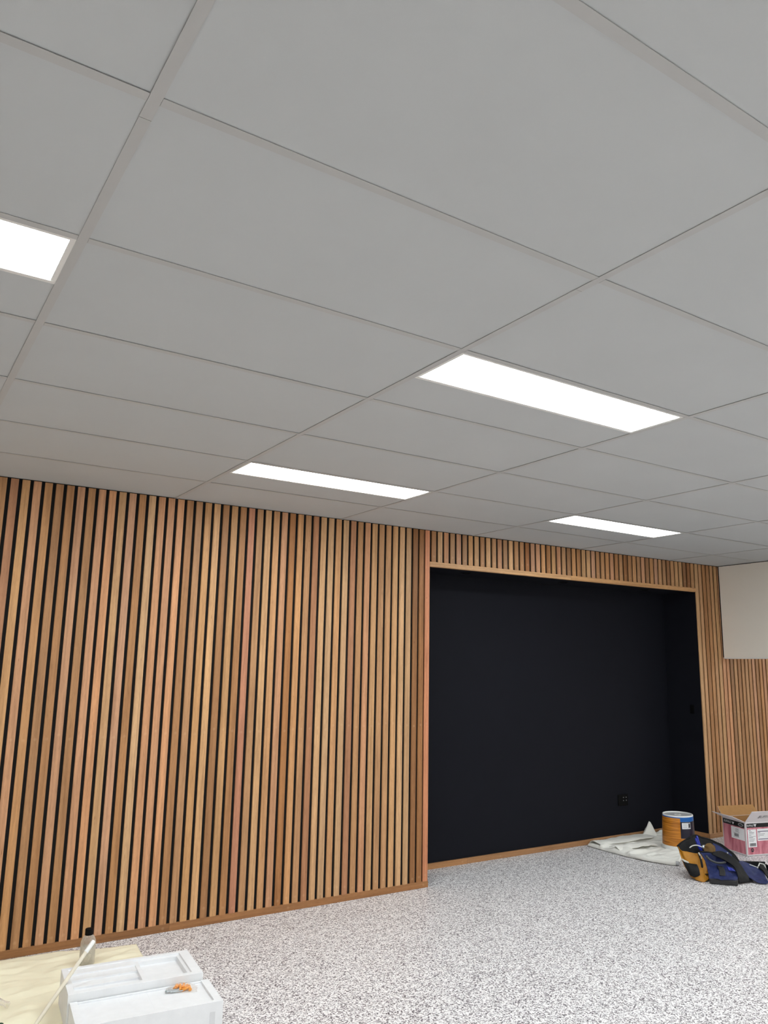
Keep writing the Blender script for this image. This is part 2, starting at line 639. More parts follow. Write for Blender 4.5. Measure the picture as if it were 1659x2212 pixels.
# left jamb board of the niche
slat(H - 0.045, 0.0415, ST + 0.02, (X1 - 0.0208, YW - 0.001, 0.042), 's', wall_back, 'jamb_board')
# header slats above the niche
HEAD = 'blptkmglbltkmltmckptbgktbtmglkmtmkbtdmtmkbtktmdtgldctt'
n = 0
x = 3.142
while x + SW < X2 - 0.004:
    slat(H - 0.003 - (ZH + 0.038), SW, ST, (x + SW / 2, YW + rnd.uniform(0, 0.0012), ZH + 0.038), HEAD[n % len(HEAD)], wall_back)
    x += 0.0600
    n += 1
# head board of the niche, two lengths butt-jointed
for a, b, t in ((X1 + 0.001, 4.62, 'l'), (4.622, X2 - 0.001, 'g')):
    slat(b - a, 0.038, ST + 0.02, (b, YW - 0.001, ZH + 0.019), t, wall_back, 'head_board', (0, R(-90), 0))
# right jamb and the slats right of the niche
slat(H - 0.045, 0.042, ST + 0.0, (X2 + 0.021, YW - 0.001, 0.042), 'l', wall_back, 'jamb_board')
RIGHT = 'mtbmtgkpbtbmtmkbmkt'
for i in range(1, 54):
    x = X2 + PITCH * i + SW / 2
    slat(H - 0.045, SW, ST, (x, YW + rnd.uniform(0, 0.0012), 0.042), RIGHT[i % len(RIGHT)], wall_back)
# skirting boards along the slat wall, in lengths
sk = structure(bpy.data.objects.new('baseboard_back', None))
link(sk)
sk.empty_display_size = 0.1
for a, b, t in ((RX0, -1.2, 'm'), (-1.199, 1.28, 'd'), (1.281, X1 + 0.003, 'd'), (X2 - 0.001, 8.0, 'm'), (8.001, RX1, 'm')):
    slat(b - a, 0.042, ST + 0.003, (b, YW - 0.003, 0.021), t, sk, 'skirting_board', (0, R(-90), 0))
# skirting inside the niche
sn = structure(bpy.data.objects.new('baseboard_niche', None))
link(sn)
sn.empty_display_size = 0.1
for a, b, t in ((X1 + 0.002, 3.78, 'm'), (3.781, 5.2, 'b'), (5.201, X2 + 0.008, 'm')):
    slat(b - a, 0.042, 0.018, (b, YN - 0.0185, 0.021), t, sn, 'skirting_board', (0, R(-90), 0))
slat(YN - 0.019 - BACK, 0.042, 0.014, (X2 + 0.0085, BACK, 0.021), 'm', sn, 'skirting_board', (R(-90), R(-90), 0))

# ------------------------------------------------------------------ ceiling
cg, sg = math.cos(GROT), math.sin(GROT)


def g2w(x, y):
    return (x * cg - y * sg, x * sg + y * cg)


def clip(poly, x0, x1, y0, y1):
    def half(p, inside, cross):
        out = []
        for i in range(len(p)):
            a, b = p[i - 1], p[i]
            if inside(a) != inside(b):
                out.append(cross(a, b))
            if inside(b):
                out.append(b)
        return out

    def cx(v):
        return lambda a, b: (v, a[1] + (b[1] - a[1]) * (v - a[0]) / (b[0] - a[0]))

    def cy(v):
        return lambda a, b: (a[0] + (b[0] - a[0]) * (v - a[1]) / (b[1] - a[1]), v)
    for ins, cr in ((lambda p: p[0] >= x0, cx(x0)), (lambda p: p[0] <= x1, cx(x1)),
                    (lambda p: p[1] >= y0, cy(y0)), (lambda p: p[1] <= y1, cy(y1))):
        if len(poly) < 3:
            return []
        poly = half(poly, ins, cr)
    return poly


v, f = boxvf(RX0, RX1, RY0, BACK, H + 0.07, H + 0.1)
ceiling = structure(mk('ceiling', v, f, M['void']))
CB = (RX0 + 0.001, RX1 - 0.001, RY0 + 0.001, BACK - 0.001)


def ceil_piece(name, quad, z0, z1, mat, org=None):
    poly = clip([g2w(*p) for p in quad], *CB)
    if len(poly) < 3:
        return None
    ar = 0.5 * abs(sum(poly[i - 1][0] * poly[i][1] - poly[i][0] * poly[i - 1][1] for i in range(len(poly))))
    if ar < 1e-4:
        return None
    v, f = prism(poly, z0, z1)
    return mk(name, v, f, mat, ceiling)


FW = 0.024                      # tee flange
OX = FW / 2                     # the grid marks are the near/left flange edges
I0, I1, J0, J1 = -3, 8, -9, 5
LIGHTS = {(i, j) for i in (-1, 1, 3, 5, 7) for j in (-8, -5, -2, 1, 4) if (i, j) != (5, 4)}  # unseen panels in the bulkhead's column are added to brighten the right side
tile_z0, tile_z1 = H + 0.0022, H + 0.014
for i in range(I0, I1):
    for j in range(J0, J1 + 1):
        xa, xb = 1.2 * i + OX + 0.004, 1.2 * (i + 1) + OX - 0.004
        ya, yb = 0.6 * j + OX + 0.004, 0.6 * (j + 1) + OX - 0.004
        if (i, j) in LIGHTS:
            ya = 0.6 * j + OX + 0.303
        dz = rnd.uniform(0, 0.0012)
        ceil_piece('ceiling_tile', [(xa, ya), (xb, ya), (xb, yb), (xa, yb)], tile_z0 + dz, tile_z1 + dz, M['tile'])
# main tees run towards the slat wall, cross tees between them
for i in range(I0, I1 + 1):
    x = 1.2 * i
    for ja in (-12, -6, 0, 6):                 # 3.6 m lengths with a fine joint
        jb = ja + 6
        yo = -0.085 if (i % 2) else -0.075
        ceil_piece('main_tee', [(x, 0.6 * ja - yo + 0.0012), (x + FW, 0.6 * ja - yo + 0.0012), (x + FW, 0.6 * jb - yo), (x, 0.6 * jb - yo)], H, H + 0.0013, M['tee'])
for i in range(I0, I1):
    for j in range(J0, J1 + 1):
        xa, xb, y = 1.2 * i + FW + 0.0006, 1.2 * (i + 1) - 0.0006, 0.6 * j
        ceil_piece('cross_tee', [(xa, y), (xb, y), (xb, y + FW), (xa, y + FW)], H, H + 0.0012, M['tee'])

# ------------------------------------------------------------------ ceiling lights
light_labels = {
    (1, 1): 'large lit oblong ceiling light panel, the biggest one wholly in view',
    (-1, 1): 'lit oblong ceiling light panel cut off by the left edge of the picture',
    (1, 4): 'lit oblong ceiling light panel just above the long left stretch of slats',
    (3, 4): 'small lit oblong ceiling light panel above the head of the black niche',
}


def panel(i, j, label, group):
    x0, x1 = 1.2 * i + OX + 0.003, 1.2 * (i + 1) + OX - 0.003
    y0, y1 = 0.6 * j + OX + 0.003, 0.6 * j + OX + 0.299
    cxy = g2w((x0 + x1) / 2, (y0 + y1) / 2)
    t = thing('ceiling_light', (cxy[0], cxy[1], H + 0.002), label, 'light', group)

    def q(a, b, c, d, z0, z1):
        return prism([g2w(a, c), g2w(b, c), g2w(b, d), g2w(a, d)], z0, z1)
    b = 0.023
    z0, z1 = H + 0.0016, H + 0.012
    fr = [q(x0, x1, y0, y0 + b, z0, z1), q(x0, x1, y1 - b + 0.006, y1, z0 - 0.0012, z1), q(x0, x0 + b, y0 + b, y1 - b + 0.006, z0, z1),
          q(x1 - b, x1, y0 + b, y1 - b + 0.006, z0, z1)]
    v, f = join(fr)
    mk('frame', v, f, M['trim_white'], t)
    v, f = q(x0 + b, x1 - b, y0 + b, y1 - b + 0.006, z0 + 0.001, z0 + 0.005)
    mk('diffuser', v, f, M['panel_emit'], t)
    return t


for (i, j) in sorted(LIGHTS):
    c = g2w(1.2 * i + 0.6, 0.6 * j + 0.3)
    if not (RX0 + 0.6 < c[0] < RX1 - 0.6 and RY0 + 0.3 < c[1]):
        continue
    lab = light_labels.get((i, j), 'unseen lit oblong ceiling light panel outside the picture')
    panel(i, j, lab, 'oblong light panels set into the ceiling grid')

# ================================================================== SMALL FIXTURES IN THE NICHE
t = thing('power_outlet', (5.62, YN, 0.34), 'black double power outlet low on the black niche wall', 'outlet')
v, f = boxvf(5.555, 5.685, YN - 0.009, YN, 0.292, 0.392)
mk('plate', v, f, M['black_plastic'], t, bevel=0.004)
for sx in (5.617, 5.655):
    for sz in (0.333, 0.36):
        v, f = boxvf(sx, sx + 0.009, YN - 0.0115, YN - 0.0085, sz, sz + 0.008)
        mk('rocker', v, f, M['dot'], t, bevel=0.001)
t = thing('wall_switch', (X2 + 0.009, 3.71, 1.165), 'small black switch plate on the side return of the niche', 'switch')
v, f = boxvf(X2 + 0.001, X2 + 0.009, 3.69, 3.735, 1.125, 1.208)
mk('plate', v, f, M['black_plastic'], t, bevel=0.003)
v, f = boxvf(X2 - 0.002, X2 + 0.0012, 3.703, 3.722, 1.15, 1.185)
mk('rocker', v, f, M['black_plastic'], t, bevel=0.001)
for x, lab in ((3.62, 'black unlit downlight in the niche ceiling near its left end'), (4.72, 'black unlit downlight in the niche ceiling, middle one of three'),
               (5.80, 'black unlit downlight in the niche ceiling near its right end')):
    zc = ZH + 0.003
    t = thing('downlight', (x, 3.78, zc), lab, 'light', 'downlights in the niche ceiling')
    v, f = lathe(x, 3.78, [(0.047, zc), (0.047, zc - 0.004), (0.034, zc - 0.005), (0.031, zc - 0.001)], 24, caps=False)
    mk('trim_ring', v, f, M['black_plastic'], t)
    v, f = lathe(x, 3.78, [(0.031, zc - 0.001), (0.02, zc - 0.0015), (0.004, zc - 0.002)], 20, caps=True)
    mk('lens', v, f, M['dot'] if False else M['black_plastic'], t)

# ================================================================== FOREGROUND LEFT
# cream sheet on the floor
poly_back = [(-0.6, 3.50), (-0.1, 3.545), (0.25, 3.56), (0.40, 3.572), (0.55, 3.566), (0.66, 3.560), (0.74, 3.53), (0.90, 3.485), (1.06, 3.452)]
poly_front = [(-0.6, 2.10), (-0.1, 2.12), (0.1, 2.15), (0.3, 2.2), (0.45, 2.24), (0.62, 2.3), (0.75, 2.42), (0.88, 2.6), (1.0, 2.75)]
nu, nv = 110, 90
bk = spline([(x, y, 0) for x, y in poly_back], nu)
ft = spline([(x, y, 0) for x, y in poly_front], nu)
FOAM_A = (Vector((0.825, 2.657, 0)), R(-5), 0.575, 0.325)     # tray centre, turn, size
FOAM_B = (Vector((0.814, 2.357, 0)), R(-5), 0.590, 0.262)


def in_foot(p, fo, pad):
    c, a, sx, sy = fo
    d = Vector((p[0] - c.x, p[1] - c.y))
    u = d.x * math.cos(a) + d.y * math.sin(a)
    w_ = -d.x * math.sin(a) + d.y * math.cos(a)
    return max(abs(u) - sx / 2, abs(w_) - sy / 2) - pad


V = []
for j in range(nv):
    for i in range(nu):
        p = bk[i].lerp(ft[i], j / (nv - 1))
        k = min(1.0, max(0.0, min(in_foot(p, FOAM_A, 0.02), in_foot(p, FOAM_B, 0.02)) / 0.10))
        k = min(k, min(1.0, max(0.0, in_foot(p, (Vector((0.158, 2.50, 0)), R(-30), 0.24, 0.18), 0.01) / 0.08)))
        k = min(k, min(1.0, max(0.0, (math.hypot(p.x - 0.391, p.y - 2.566) - 0.02) / 0.06)), min(1.0, max(0.0, (math.hypot(p.x - 0.31, p.y - 2.93) - 0.06) / 0.06)))
        db = math.hypot(p.x - 0.765, p.y - 3.29)
        k = min(k, max(0.0, min(1.0, (db - 0.06) / 0.08)))
        q = Vector((p.x * 4.5 + p.y * 2.0, p.y * 11 - p.x * 2, 0))
        z = abs(noise.noise(q)) * 0.020 + abs(noise.noise(q * 2.1 + Vector((5, 1, 0)))) * 0.011 + abs(noise.noise(q * 4.7)) * 0.004
        e = min(1.0, j / 6.0) * min(1.0, (nu - 1 - i) / 6.0 + 0.15)
        V.append((p.x, p.y, 0.0015 + k * (0.3 + 0.7 * e) * z))
F = [(j * nu + i, j * nu + i + 1, (j + 1) * nu + i + 1, (j + 1) * nu + i) for j in range(nv - 1) for i in range(nu - 1)]
tag(mk('drop_sheet', V, F, M['sheet'], org=(0.3, 2.9, 0), smooth=True, solid=0.0012),
    'crumpled cream sheet spread on the floor along the slat wall at lower left', 'sheet')


def stepped(name, fo, z0, xs, ys, hfun, mat, label, cat, group=None, bevel=0.004):
    """foam moulding: stepped height field over a turned rectangle"""
    c, a, sx, sy = fo
    ca, sa = math.cos(a), math.sin(a)

    def W(u, w_, z):
        u, w_ = u - sx / 2, w_ - sy / 2
        return (c.x + u * ca - w_ * sa, c.y + u * sa + w_ * ca, z)
    bm = bmesh.new()
    nx, ny = len(xs) - 1, len(ys) - 1
    hh = [[hfun((xs[i] + xs[i + 1]) / 2, (ys[j] + ys[j + 1]) / 2) for j in range(ny)] for i in range(nx)]

    def quad(pts):
        bm.faces.new([bm.verts.new(p) for p in pts])
    for i in range(nx):
        for j in range(ny):
            h = hh[i][j]
            x0, x1, y0, y1 = xs[i], xs[i + 1], ys[j], ys[j + 1]
            quad([W(x0, y0, h), W(x1, y0, h), W(x1, y1, h), W(x0, y1, h)])
            quad([W(x0, y0, z0), W(x0, y1, z0), W(x1, y1, z0), W(x1, y0, z0)])
            for (ii, jj, a_, b_) in ((i + 1, j, (x1, y0), (x1, y1)), (i, j + 1, (x1, y1), (x0, y1)), (i - 1, j, (x0, y1), (x0, y0)), (i, j - 1, (x0, y0), (x1, y0))):
                ok = 0 <= ii < nx and 0 <= jj < ny
                h2 = hh[ii][jj] if ok else z0
                if h > h2 + 1e-6:
                    quad([W(*a_, h2), W(*b_, h2), W(*b_, h), W(*a_, h)])
    bmesh.ops.remove_doubles(bm, verts=bm.verts, dist=1e-5)
    bmesh.ops.recalc_face_normals(bm, faces=bm.faces)
    me = bpy.data.meshes.new(name)
    for vv in bm.verts:
        vv.co -= Vector((c.x, c.y, z0))
    bm.to_mesh(me)
    bm.free()
    me.materials.append(mat)
    o = bpy.data.objects.new(name, me)
    link(o)
    o.location = (c.x, c.y, z0)
    md = o.modifiers.new('bevel', 'BEVEL')
    md.width = bevel
    md.segments = 2
    md.limit_method = 'ANGLE'
    return tag(o, label, cat, group)


ZB = 0.005
xs = [0, 0.028, 0.05, 0.315, 0.335, 0.515, 0.53, 0.575]
ys = [0, 0.03, 0.05, 0.075, 0.125, 0.135, 0.185, 0.195, 0.245, 0.265, 0.28, 0.30, 0.325]


def tray_h(u, w_):
    top = 0.15
    if u < 0.028 or u > 0.53 or w_ < 0.03 or w_ > 0.30:
        return top
    if u < 0.315:                                # ridged left part
        if w_ < 0.05:
            return top - 0.012
        if w_ < 0.125:
            return top - 0.030
        if w_ < 0.185:
            return top - 0.020
        if w_ < 0.245:
            return top - 0.011
        return top - 0.004
    if u < 0.335 or u > 0.515 or w_ < 0.05 or w_ > 0.28:
        return top - 0.008
    return top - 0.028                           # square pocket at right


stepped('foam_tray', FOAM_A, ZB, xs, ys, tray_h, M['foam'],
        'white foam packing tray with ridges and a square pocket, behind the other foam piece', 'foam packing', 'white foam packing pieces')
xs = [0, 0.030, 0.19, 0.195, 0.31, 0.315, 0.556, 0.59]
ys = [0, 0.022, 0.252, 0.262]


def block_h(u, w_):
    if u < 0.030 or u > 0.556 or w_ < 0.022:
        return 0.12
    if w_ > 0.252:
        return 0.117
    return 0.110 if not (0.19 < u < 0.195 or 0.31 < u < 0.315) else 0.1096


blk = stepped('foam_block', FOAM_B, ZB, xs, ys, block_h, M['foam'],
              'white foam packing block holding the clear bag of plugs, nearest the camera', 'foam packing', 'white foam packing pieces')
# thin grey plate painting the shade of a slot in the block's front face
c, a, sx, sy = FOAM_B
ax, ay = Vector((math.cos(a), math.sin(a), 0)), Vector((-math.sin(a), math.cos(a), 0))
v, f = obox(c + ax * (sx / 2 - 0.055) - ay * (sy / 2 + 0.0012) + Vector((0, 0, 0.02)), ax, ay, (0, 0, 1), 0.022, 0.001, 0.062)
mk('slot_shade_plate', v, f, M['slot'], blk)

# bottle with a black cap
bx, by = 0.765, 3.29
t = thing('plastic_bottle', (bx, by, 0.004), 'clear plastic bottle with black cap standing on the cream sheet', 'bottle')
z0 = 0.004
prof = [(0.034, z0), (0.038, z0 + 0.005), (0.038, z0 + 0.098), (0.0365, z0 + 0.112), (0.031, z0 + 0.126), (0.024, z0 + 0.135), (0.019, z0 + 0.140), (0.017, z0 + 0.146)]
v, f = lathe(bx, by, prof, 36, caps=False)
mk('body', v, f, M['bottle'], t, smooth=True)
v, f = lathe(bx, by, [(0.033, z0 + 0.003), (0.0365, z0 + 0.007), (0.0365, z0 + 0.086)], 36)
mk('liquid', v, f, M['liquid'], t, smooth=True)
v, f = lathe(bx, by, [(0.019, z0 + 0.140), (0.020, z0 + 0.142), (0.020, z0 + 0.168), (0.018, z0 + 0.1705), (0.008, z0 + 0.171)], 28)
mk('cap', v, f, M['black_plastic'], t)

# pole leaning over the corner of the tray
pb, pt = Vector((0.3912, 2.5662, 0.010)), Vector((0.6562, 2.7047, 0.2927))
d = (pt - pb).normalized()
t = thing('pole', pb, 'thin cream pole leaning over the corner of the rear foam tray', 'pole')
v, f = tube([pb - d * 0.004, pb + d * 0.1, pt - d * 0.055], 0.0085, 16)
mk('shaft', v, f, M['pole'], t, smooth=False)
v, f = tube([pt - d * 0.056, pt - d * 0.008, pt - d * 0.002, pt], [0.0098, 0.0098, 0.008, 0.004], 16)
mk('end_cap', v, f, M['white_plastic'], t)

# clear bag of plugs and screws on the foam block
bc = Vector((0.985, 2.425, 0.113))
ea = Vector((math.cos(R(-20)), math.sin(R(-20)), 0))
eb = Vector((-ea.y, ea.x, 0))
nu2, nv2 = 26, 16
V = []
for s in (1, -1):
    for j in range(nv2):
        for i in range(nu2):
            u, w_ = -1 + 2 * i / (nu2 - 1), -1 + 2 * j / (nv2 - 1)
            puff = max(0.0, (1 - abs(u) ** 2.5) * (1 - abs(w_) ** 2.5))
            z = (0.026 * puff + 0.004 * noise.noise(Vector((u * 4, w_ * 4, 2.0))) * puff) if s > 0 else 0.0
            V.append(bc + ea * u * 0.068 * (1 + 0.05 * noise.noise(Vector((w_ * 3, 1, 0)))) + eb * w_ * 0.036 * (1 + 0.12 * u) + Vector((0, 0, max(z, 0) - 0.0005)))
F = []
for s in range(2):
    o_ = s * nu2 * nv2
    F += [(o_ + j * nu2 + i, o_ + j * nu2 + i + 1, o_ + (j + 1) * nu2 + i + 1, o_ + (j + 1) * nu2 + i) for j in range(nv2 - 1) for i in range(nu2 - 1)]
tag(mk('plastic_bag', V, F, M['film'], org=bc, smooth=True), 'small clear plastic bag of wall plugs and screws on the front foam block', 'bag')
prnd = random.Random(4)
plug_spots = [(-0.026, 0.016, 75, 8), (-0.016, 0.020, 60, 0), (-0.006, 0.004, 95, 20), (0.006, 0.018, 80, 10), (0.018, 0.010, 70, 0),
              (0.022, -0.012, 20, 12), (0.034, -0.004, 100, 5)]
for u, w_, ang, tilt in plug_spots:
    base = bc + ea * u + eb * w_ + Vector((0, 0, 0.0075))
    dr = (ea * math.cos(R(ang)) + eb * math.sin(R(ang))) * math.cos(R(tilt)) + Vector((0, 0, math.sin(R(tilt))))
    o = thing('wall_plug', base, 'orange ribbed plastic wall plug inside the clear bag', 'wall plug', 'orange wall plugs in the clear bag')
    rr = []
    pts = []
    for k in range(7):
        pts.append(base + dr * (-0.018 + 0.006 * k))
        rr.append(0.0064 if k % 2 else 0.0052)
    v, f = tube(pts, rr, 10)
    mk('shank', v, f, M['orange'], o)
    v, f = tube([base - dr * 0.0205, base - dr * 0.0178], 0.0078, 12)
    mk('collar', v, f, M['orange'], o)
for k, (u, w_, ang) in enumerate(((-0.046, -0.016, 8), (-0.040, -0.024, 15), (-0.036, -0.010, 2), (-0.022, -0.030, 6))):
    base = bc + ea * u + eb * w_ + Vector((0, 0, 0.005))
    dr = ea * math.cos(R(ang)) + eb * math.sin(R(ang))
    o = thing('screw', base, 'bright steel screw lying in the clear bag beside the orange plugs', 'screw', 'steel screws in the clear bag')
    v, f = tube([base - dr * 0.02, base - dr * 0.0, base + dr * 0.026, base + dr * 0.032], [0.0028, 0.0028, 0.0026, 0.0006], 8)
    mk('shank', v, f, M['steel'], o)
    v, f = tube([base - dr * 0.024, base - dr * 0.0195], [0.0052, 0.0028], 12)
    mk('head', v, f, M['steel'], o)

# dark green case whose corner shows at the lower left
t = thing('plastic_case', (0.17, 2.42, 0.006), 'dark green plastic case with black rim, corner showing at lower left edge', 'case')
ca_ = R(-30)
ax, ay = Vector((math.cos(ca_), math.sin(ca_), 0)), Vector((-math.sin(ca_), math.cos(ca_), 0))
corner = Vector((0.293, 2.515, 0.006))
v, f = obox(corner - ax * 0.22 - ay * 0.16, ax, ay, (0, 0, 1), 0.22, 0.16, 0.055)
mk('base_shell', v, f, M['green'], t, bevel=0.012)
v, f = obox(corner - ax * 0.224 - ay * 0.164 + Vector((0, 0, 0.0555)), ax, ay, (0, 0, 1), 0.228, 0.168, 0.012)
mk('rim', v, f, M['black_plastic'], t, bevel=0.004)
v, f = obox(corner - ax * 0.216 - ay * 0.156 + Vector((0, 0, 0.068)), ax, ay, (0, 0, 1), 0.212, 0.152, 0.026)
mk('lid', v, f, M['green'], t, bevel=0.010)
# scrap of clear wrapping beside it
V, F = patch([[(0.27, 2.97, 0.006), (0.31, 2.98, 0.035), (0.362, 2.965, 0.006)], [(0.26, 2.93, 0.03), (0.31, 2.93, 0.045), (0.36, 2.93, 0.02)],
              [(0.27, 2.895, 0.006), (0.31, 2.89, 0.03), (0.35, 2.9, 0.006)]], 16, 12, 0.010, 40, 3.0, 0.005)
tag(mk('plastic_wrap', V, F, M['film'], org=(0.31, 2.93, 0.005), solid=0.0008), 'small scrap of crumpled clear wrapping on the cream sheet', 'wrapping')

# ================================================================== RIGHT: CANVAS, PAIL
# canvas drop cloth
edge_back = [(5.09, 3.95), (5.25, 3.972), (5.55, 3.974), (5.85, 3.972), (6.05, 3.972), (6.22, 3.96)]
edge_mid1 = [(5.08, 3.86), (5.35, 3.82), (5.6, 3.80), (5.85, 3.78), (6.05, 3.80), (6.2, 3.82)]
edge_mid2 = [(5.075, 3.62), (5.3, 3.58), (5.55, 3.56), (5.75, 3.55), (5.95, 3.56), (6.1, 3.60)]
edge_mid3 = [(5.085, 3.40), (5.25, 3.36), (5.45, 3.36), (5.65, 3.36), (5.85, 3.38), (6.0, 3.40)]
edge_front = [(5.17, 3.115), (5.27, 3.12), (5.36, 3.16), (5.46, 3.215), (5.60, 3.255), (5.74, 3.27)]
nu, nv = 120, 90
rows = [spline([(x, y, 0) for x, y in r_], nu) for r_ in (edge_back, edge_mid1, edge_mid2, edge_mid3, edge_front)]
PX, PY = 5.735, 3.475
V = []
for j in range(nv):
    for i in range(nu):
        p = spline([r_[i] for r_ in rows], nv)[j] if False else None
        V.append(None)
for i in range(nu):
    col = spline([r_[i] for r_ in rows], nv)
    for j in range(nv):
        p = col[j]
        u, w_ = i / (nu - 1), j / (nv - 1)
        def ridge(v_, k_):
            return max(0.0, 1 - abs(noise.noise(v_)) * 2.2) ** k_
        q = Vector((p.x * 2.0, p.y * 9 + p.x * 1.5, 0))
        z = 0.013 + 0.006 * noise.noise(q * 0.7)
        z += 0.013 * ridge(q, 3.5) + 0.012 * ridge(Vector((p.x * 3.5 + p.y * 2, p.y * 7 - p.x * 3, 7.0)), 3.0)
        z += 0.002 * ridge(Vector((p.x * 10, p.y * 10, 2.0)), 2.0)
        # straight fold lines running along the cloth
        for yy, hh, ww in ((3.80, 0.014, 0.016), (3.66, 0.026, 0.022), (3.50, 0.020, 0.022), (3.32, 0.014, 0.025)):
            dd = p.y - yy - 0.06 * (p.x - 5.5) + 0.02 * noise.noise(Vector((p.x * 4, yy * 9, 1)))
            z += hh * math.exp(-(dd / ww) ** 2) * max(0.0, 0.6 + 0.8 * noise.noise(Vector((p.x * 4, yy * 9, 0))))
        # pinched peak by the niche wall
        dx, dy = p.x - 5.885, p.y - 3.92
        z += 0.125 * max(0.0, 1 - abs(dx + 0.3 * dy) / 0.085 - abs(dy) / 0.075) ** 1.05
        # lump near the left end
        z += 0.03 * math.exp(-((p.x - 5.18) ** 2 + (p.y - 3.58) ** 2) / 0.006)
        db = math.hypot(p.x - PX, p.y - PY)
        k = max(0.0, min(1.0, (db - 0.155) / 0.09))
        ed = min(1.0, min(u, 1 - u) * 60) * min(1.0, (1 - w_) * 45) * min(1.0, w_ * 45)
        z = 0.004 + (z - 0.004) * k * ed if db > 0.15 else 0.004
        V[j * nu + i] = (p.x, p.y, max(0.003, z))
F = [(j * nu + i, j * nu + i + 1, (j + 1) * nu + i + 1, (j + 1) * nu + i) for j in range(nv - 1) for i in range(nu - 1)]
t = thing('drop_cloth', (5.6, 3.6, 0), 'crumpled white canvas drop cloth on the floor under the paint pail', 'drop cloth')
mk('cloth', V, F, M['canvas'], t, smooth=True, solid=0.003)
# upper folded layer, its free edge lifted so the fold reads as a dark line
v, f = patch([[(5.125, 3.955, .022), (5.45, 3.968, .030), (5.80, 3.968, .026)],
              [(5.105, 3.90, .050), (5.30, 3.885, .044), (5.55, 3.88, .046), (5.82, 3.89, .034)],
              [(5.095, 3.84, .050), (5.28, 3.80, .046), (5.52, 3.785, .054), (5.80, 3.82, .034)],
              [(5.100, 3.80, .040), (5.27, 3.765, .036), (5.50, 3.745, .046), (5.78, 3.79, .030)]], 60, 18, 0.006, 11, 2.0)
mk('folded_layer', v, f, M['canvas'], t, smooth=True, solid=0.004)
v, f = patch([[(5.10, 3.70, .036), (5.30, 3.665, .050), (5.52, 3.66, .040), (5.60, 3.64, .030)],
              [(5.092, 3.64, .056), (5.28, 3.60, .060), (5.48, 3.60, .052), (5.58, 3.60, .034)],
              [(5.095, 3.58, .034), (5.26, 3.545, .044), (5.44, 3.55, .040), (5.56, 3.565, .028)]], 44, 14, 0.009, 13, 5.0)
mk('folded_layer', v, f, M['canvas'], t, smooth=True, solid=0.004)
# rolled hem along the near edge
hem = spline([(5.082, 3.46, 0.022), (5.10, 3.30, 0.022), (5.165, 3.125, 0.020), (5.192, 3.085, 0.019)], 24)
v, f = tube(hem, [0.010 + 0.008 * min(1, i / 8) for i in range(24)], 12)
mk('rolled_hem', v, f, M['canvas'], t, smooth=True)
v, f = tube([(5.193, 3.083, 0.019), (5.207, 3.06, 0.018)], [0.0165, 0.0165], 12)
mk('hem_end', v, f, M['grey_plastic'], t)

# upturned pail
PHh = 0.283
t = thing('paint_pail', (PX, PY, 0.007), 'upturned paint pail with blue and woodgrain label standing on the canvas', 'pail')
z0 = 0.0075
prof = [(0.1385, z0 + 0.028), (0.1385, z0 + 0.03), (0.1295, z0 + PHh - 0.004), (0.1275, z0 + PHh), (0.1215, z0 + PHh), (0.1195, z0 + PHh - 0.010), (0.100, z0 + PHh - 0.011)]
v, f = lathe(PX, PY, prof, 56)
mk('body', v, f, M['white_plastic'], t, smooth=False)
v, f = lathe(PX, PY, [(0.143, z0), (0.145, z0 + 0.004), (0.144, z0 + 0.025), (0.139, z0 + 0.0285)], 56)
mk('lid', v, f, M['white_plastic'], t)
v, f = lathe(PX, PY, [(0.1185, z0 + PHh - 0.0095), (0.1185, z0 + PHh - 0.0085), (0.03, z0 + PHh - 0.0085)], 48)
mk('base_disc', v, f, M['grey_plastic'], t)
v, f = lathe(PX, PY, [(0.030, z0 + PHh - 0.0085), (0.030, z0 + PHh - 0.0065), (0.024, z0 + PHh - 0.006)], 32)
mk('centre_boss', v, f, M['white_plastic'], t)
for dx in (-0.009, 0.009):
    v, f = boxvf(PX + dx - 0.005, PX + dx + 0.005, PY - 0.004, PY + 0.004, z0 + PHh - 0.006, z0 + PHh - 0.0052)
    mk('moulded_mark', v, f, M['text_grey'], t)
A0 = R(218.6)


def prad(z):
    return 0.1385 + (0.1295 - 0.1385) * (z - z0 - 0.03) / (PHh - 0.034)


def wrap(name, a0, a1, za, zb, off, mat, n=30, par=None):
    v, f = lathe(PX, PY, [(prad(za) + off, za), (prad(zb) + off, zb)], n, A0 + R(a0), A0 + R(a1), caps=False)
    return mk(name, v, f, mat, par or t, solid=-0.0004)


wrap('blue_band', -178, 178, z0 + 0.236, z0 + 0.272, 0.0006, M['blue_print'], 60)
wrap('navy_panel', -178, 178, z0 + 0.100, z0 + 0.2355, 0.0006, M['navy_print'], 60)
wrap('gold_band', -178, 178, z0 + 0.032, z0 + 0.0995, 0.0006, M['wood_print'], 60)
wrap('woodgrain_panel', -150, 8, z0 + 0.032, z0 + 0.264, 0.0014, M['wood_print'], 40)
lab = wrap('text_label', 14, 50, z0 + 0.178, z0 + 0.228, 0.0012, M['white_print'], 12)
for k in range(5):
    zz = z0 + 0.186 + 0.0085 * k
    wrap('text_line', 17, 38 - (k % 2) * 5, zz, zz + 0.0022, 0.0017, M['text_grey'], 8, lab)
wrap('round_badge', 39, 49, z0 + 0.185, z0 + 0.224, 0.0018, M['text_grey'], 6, lab)
wrap('badge_centre', 42, 46, z0 + 0.192, z0 + 0.216, 0.0023, M['black_print'], 4, lab)

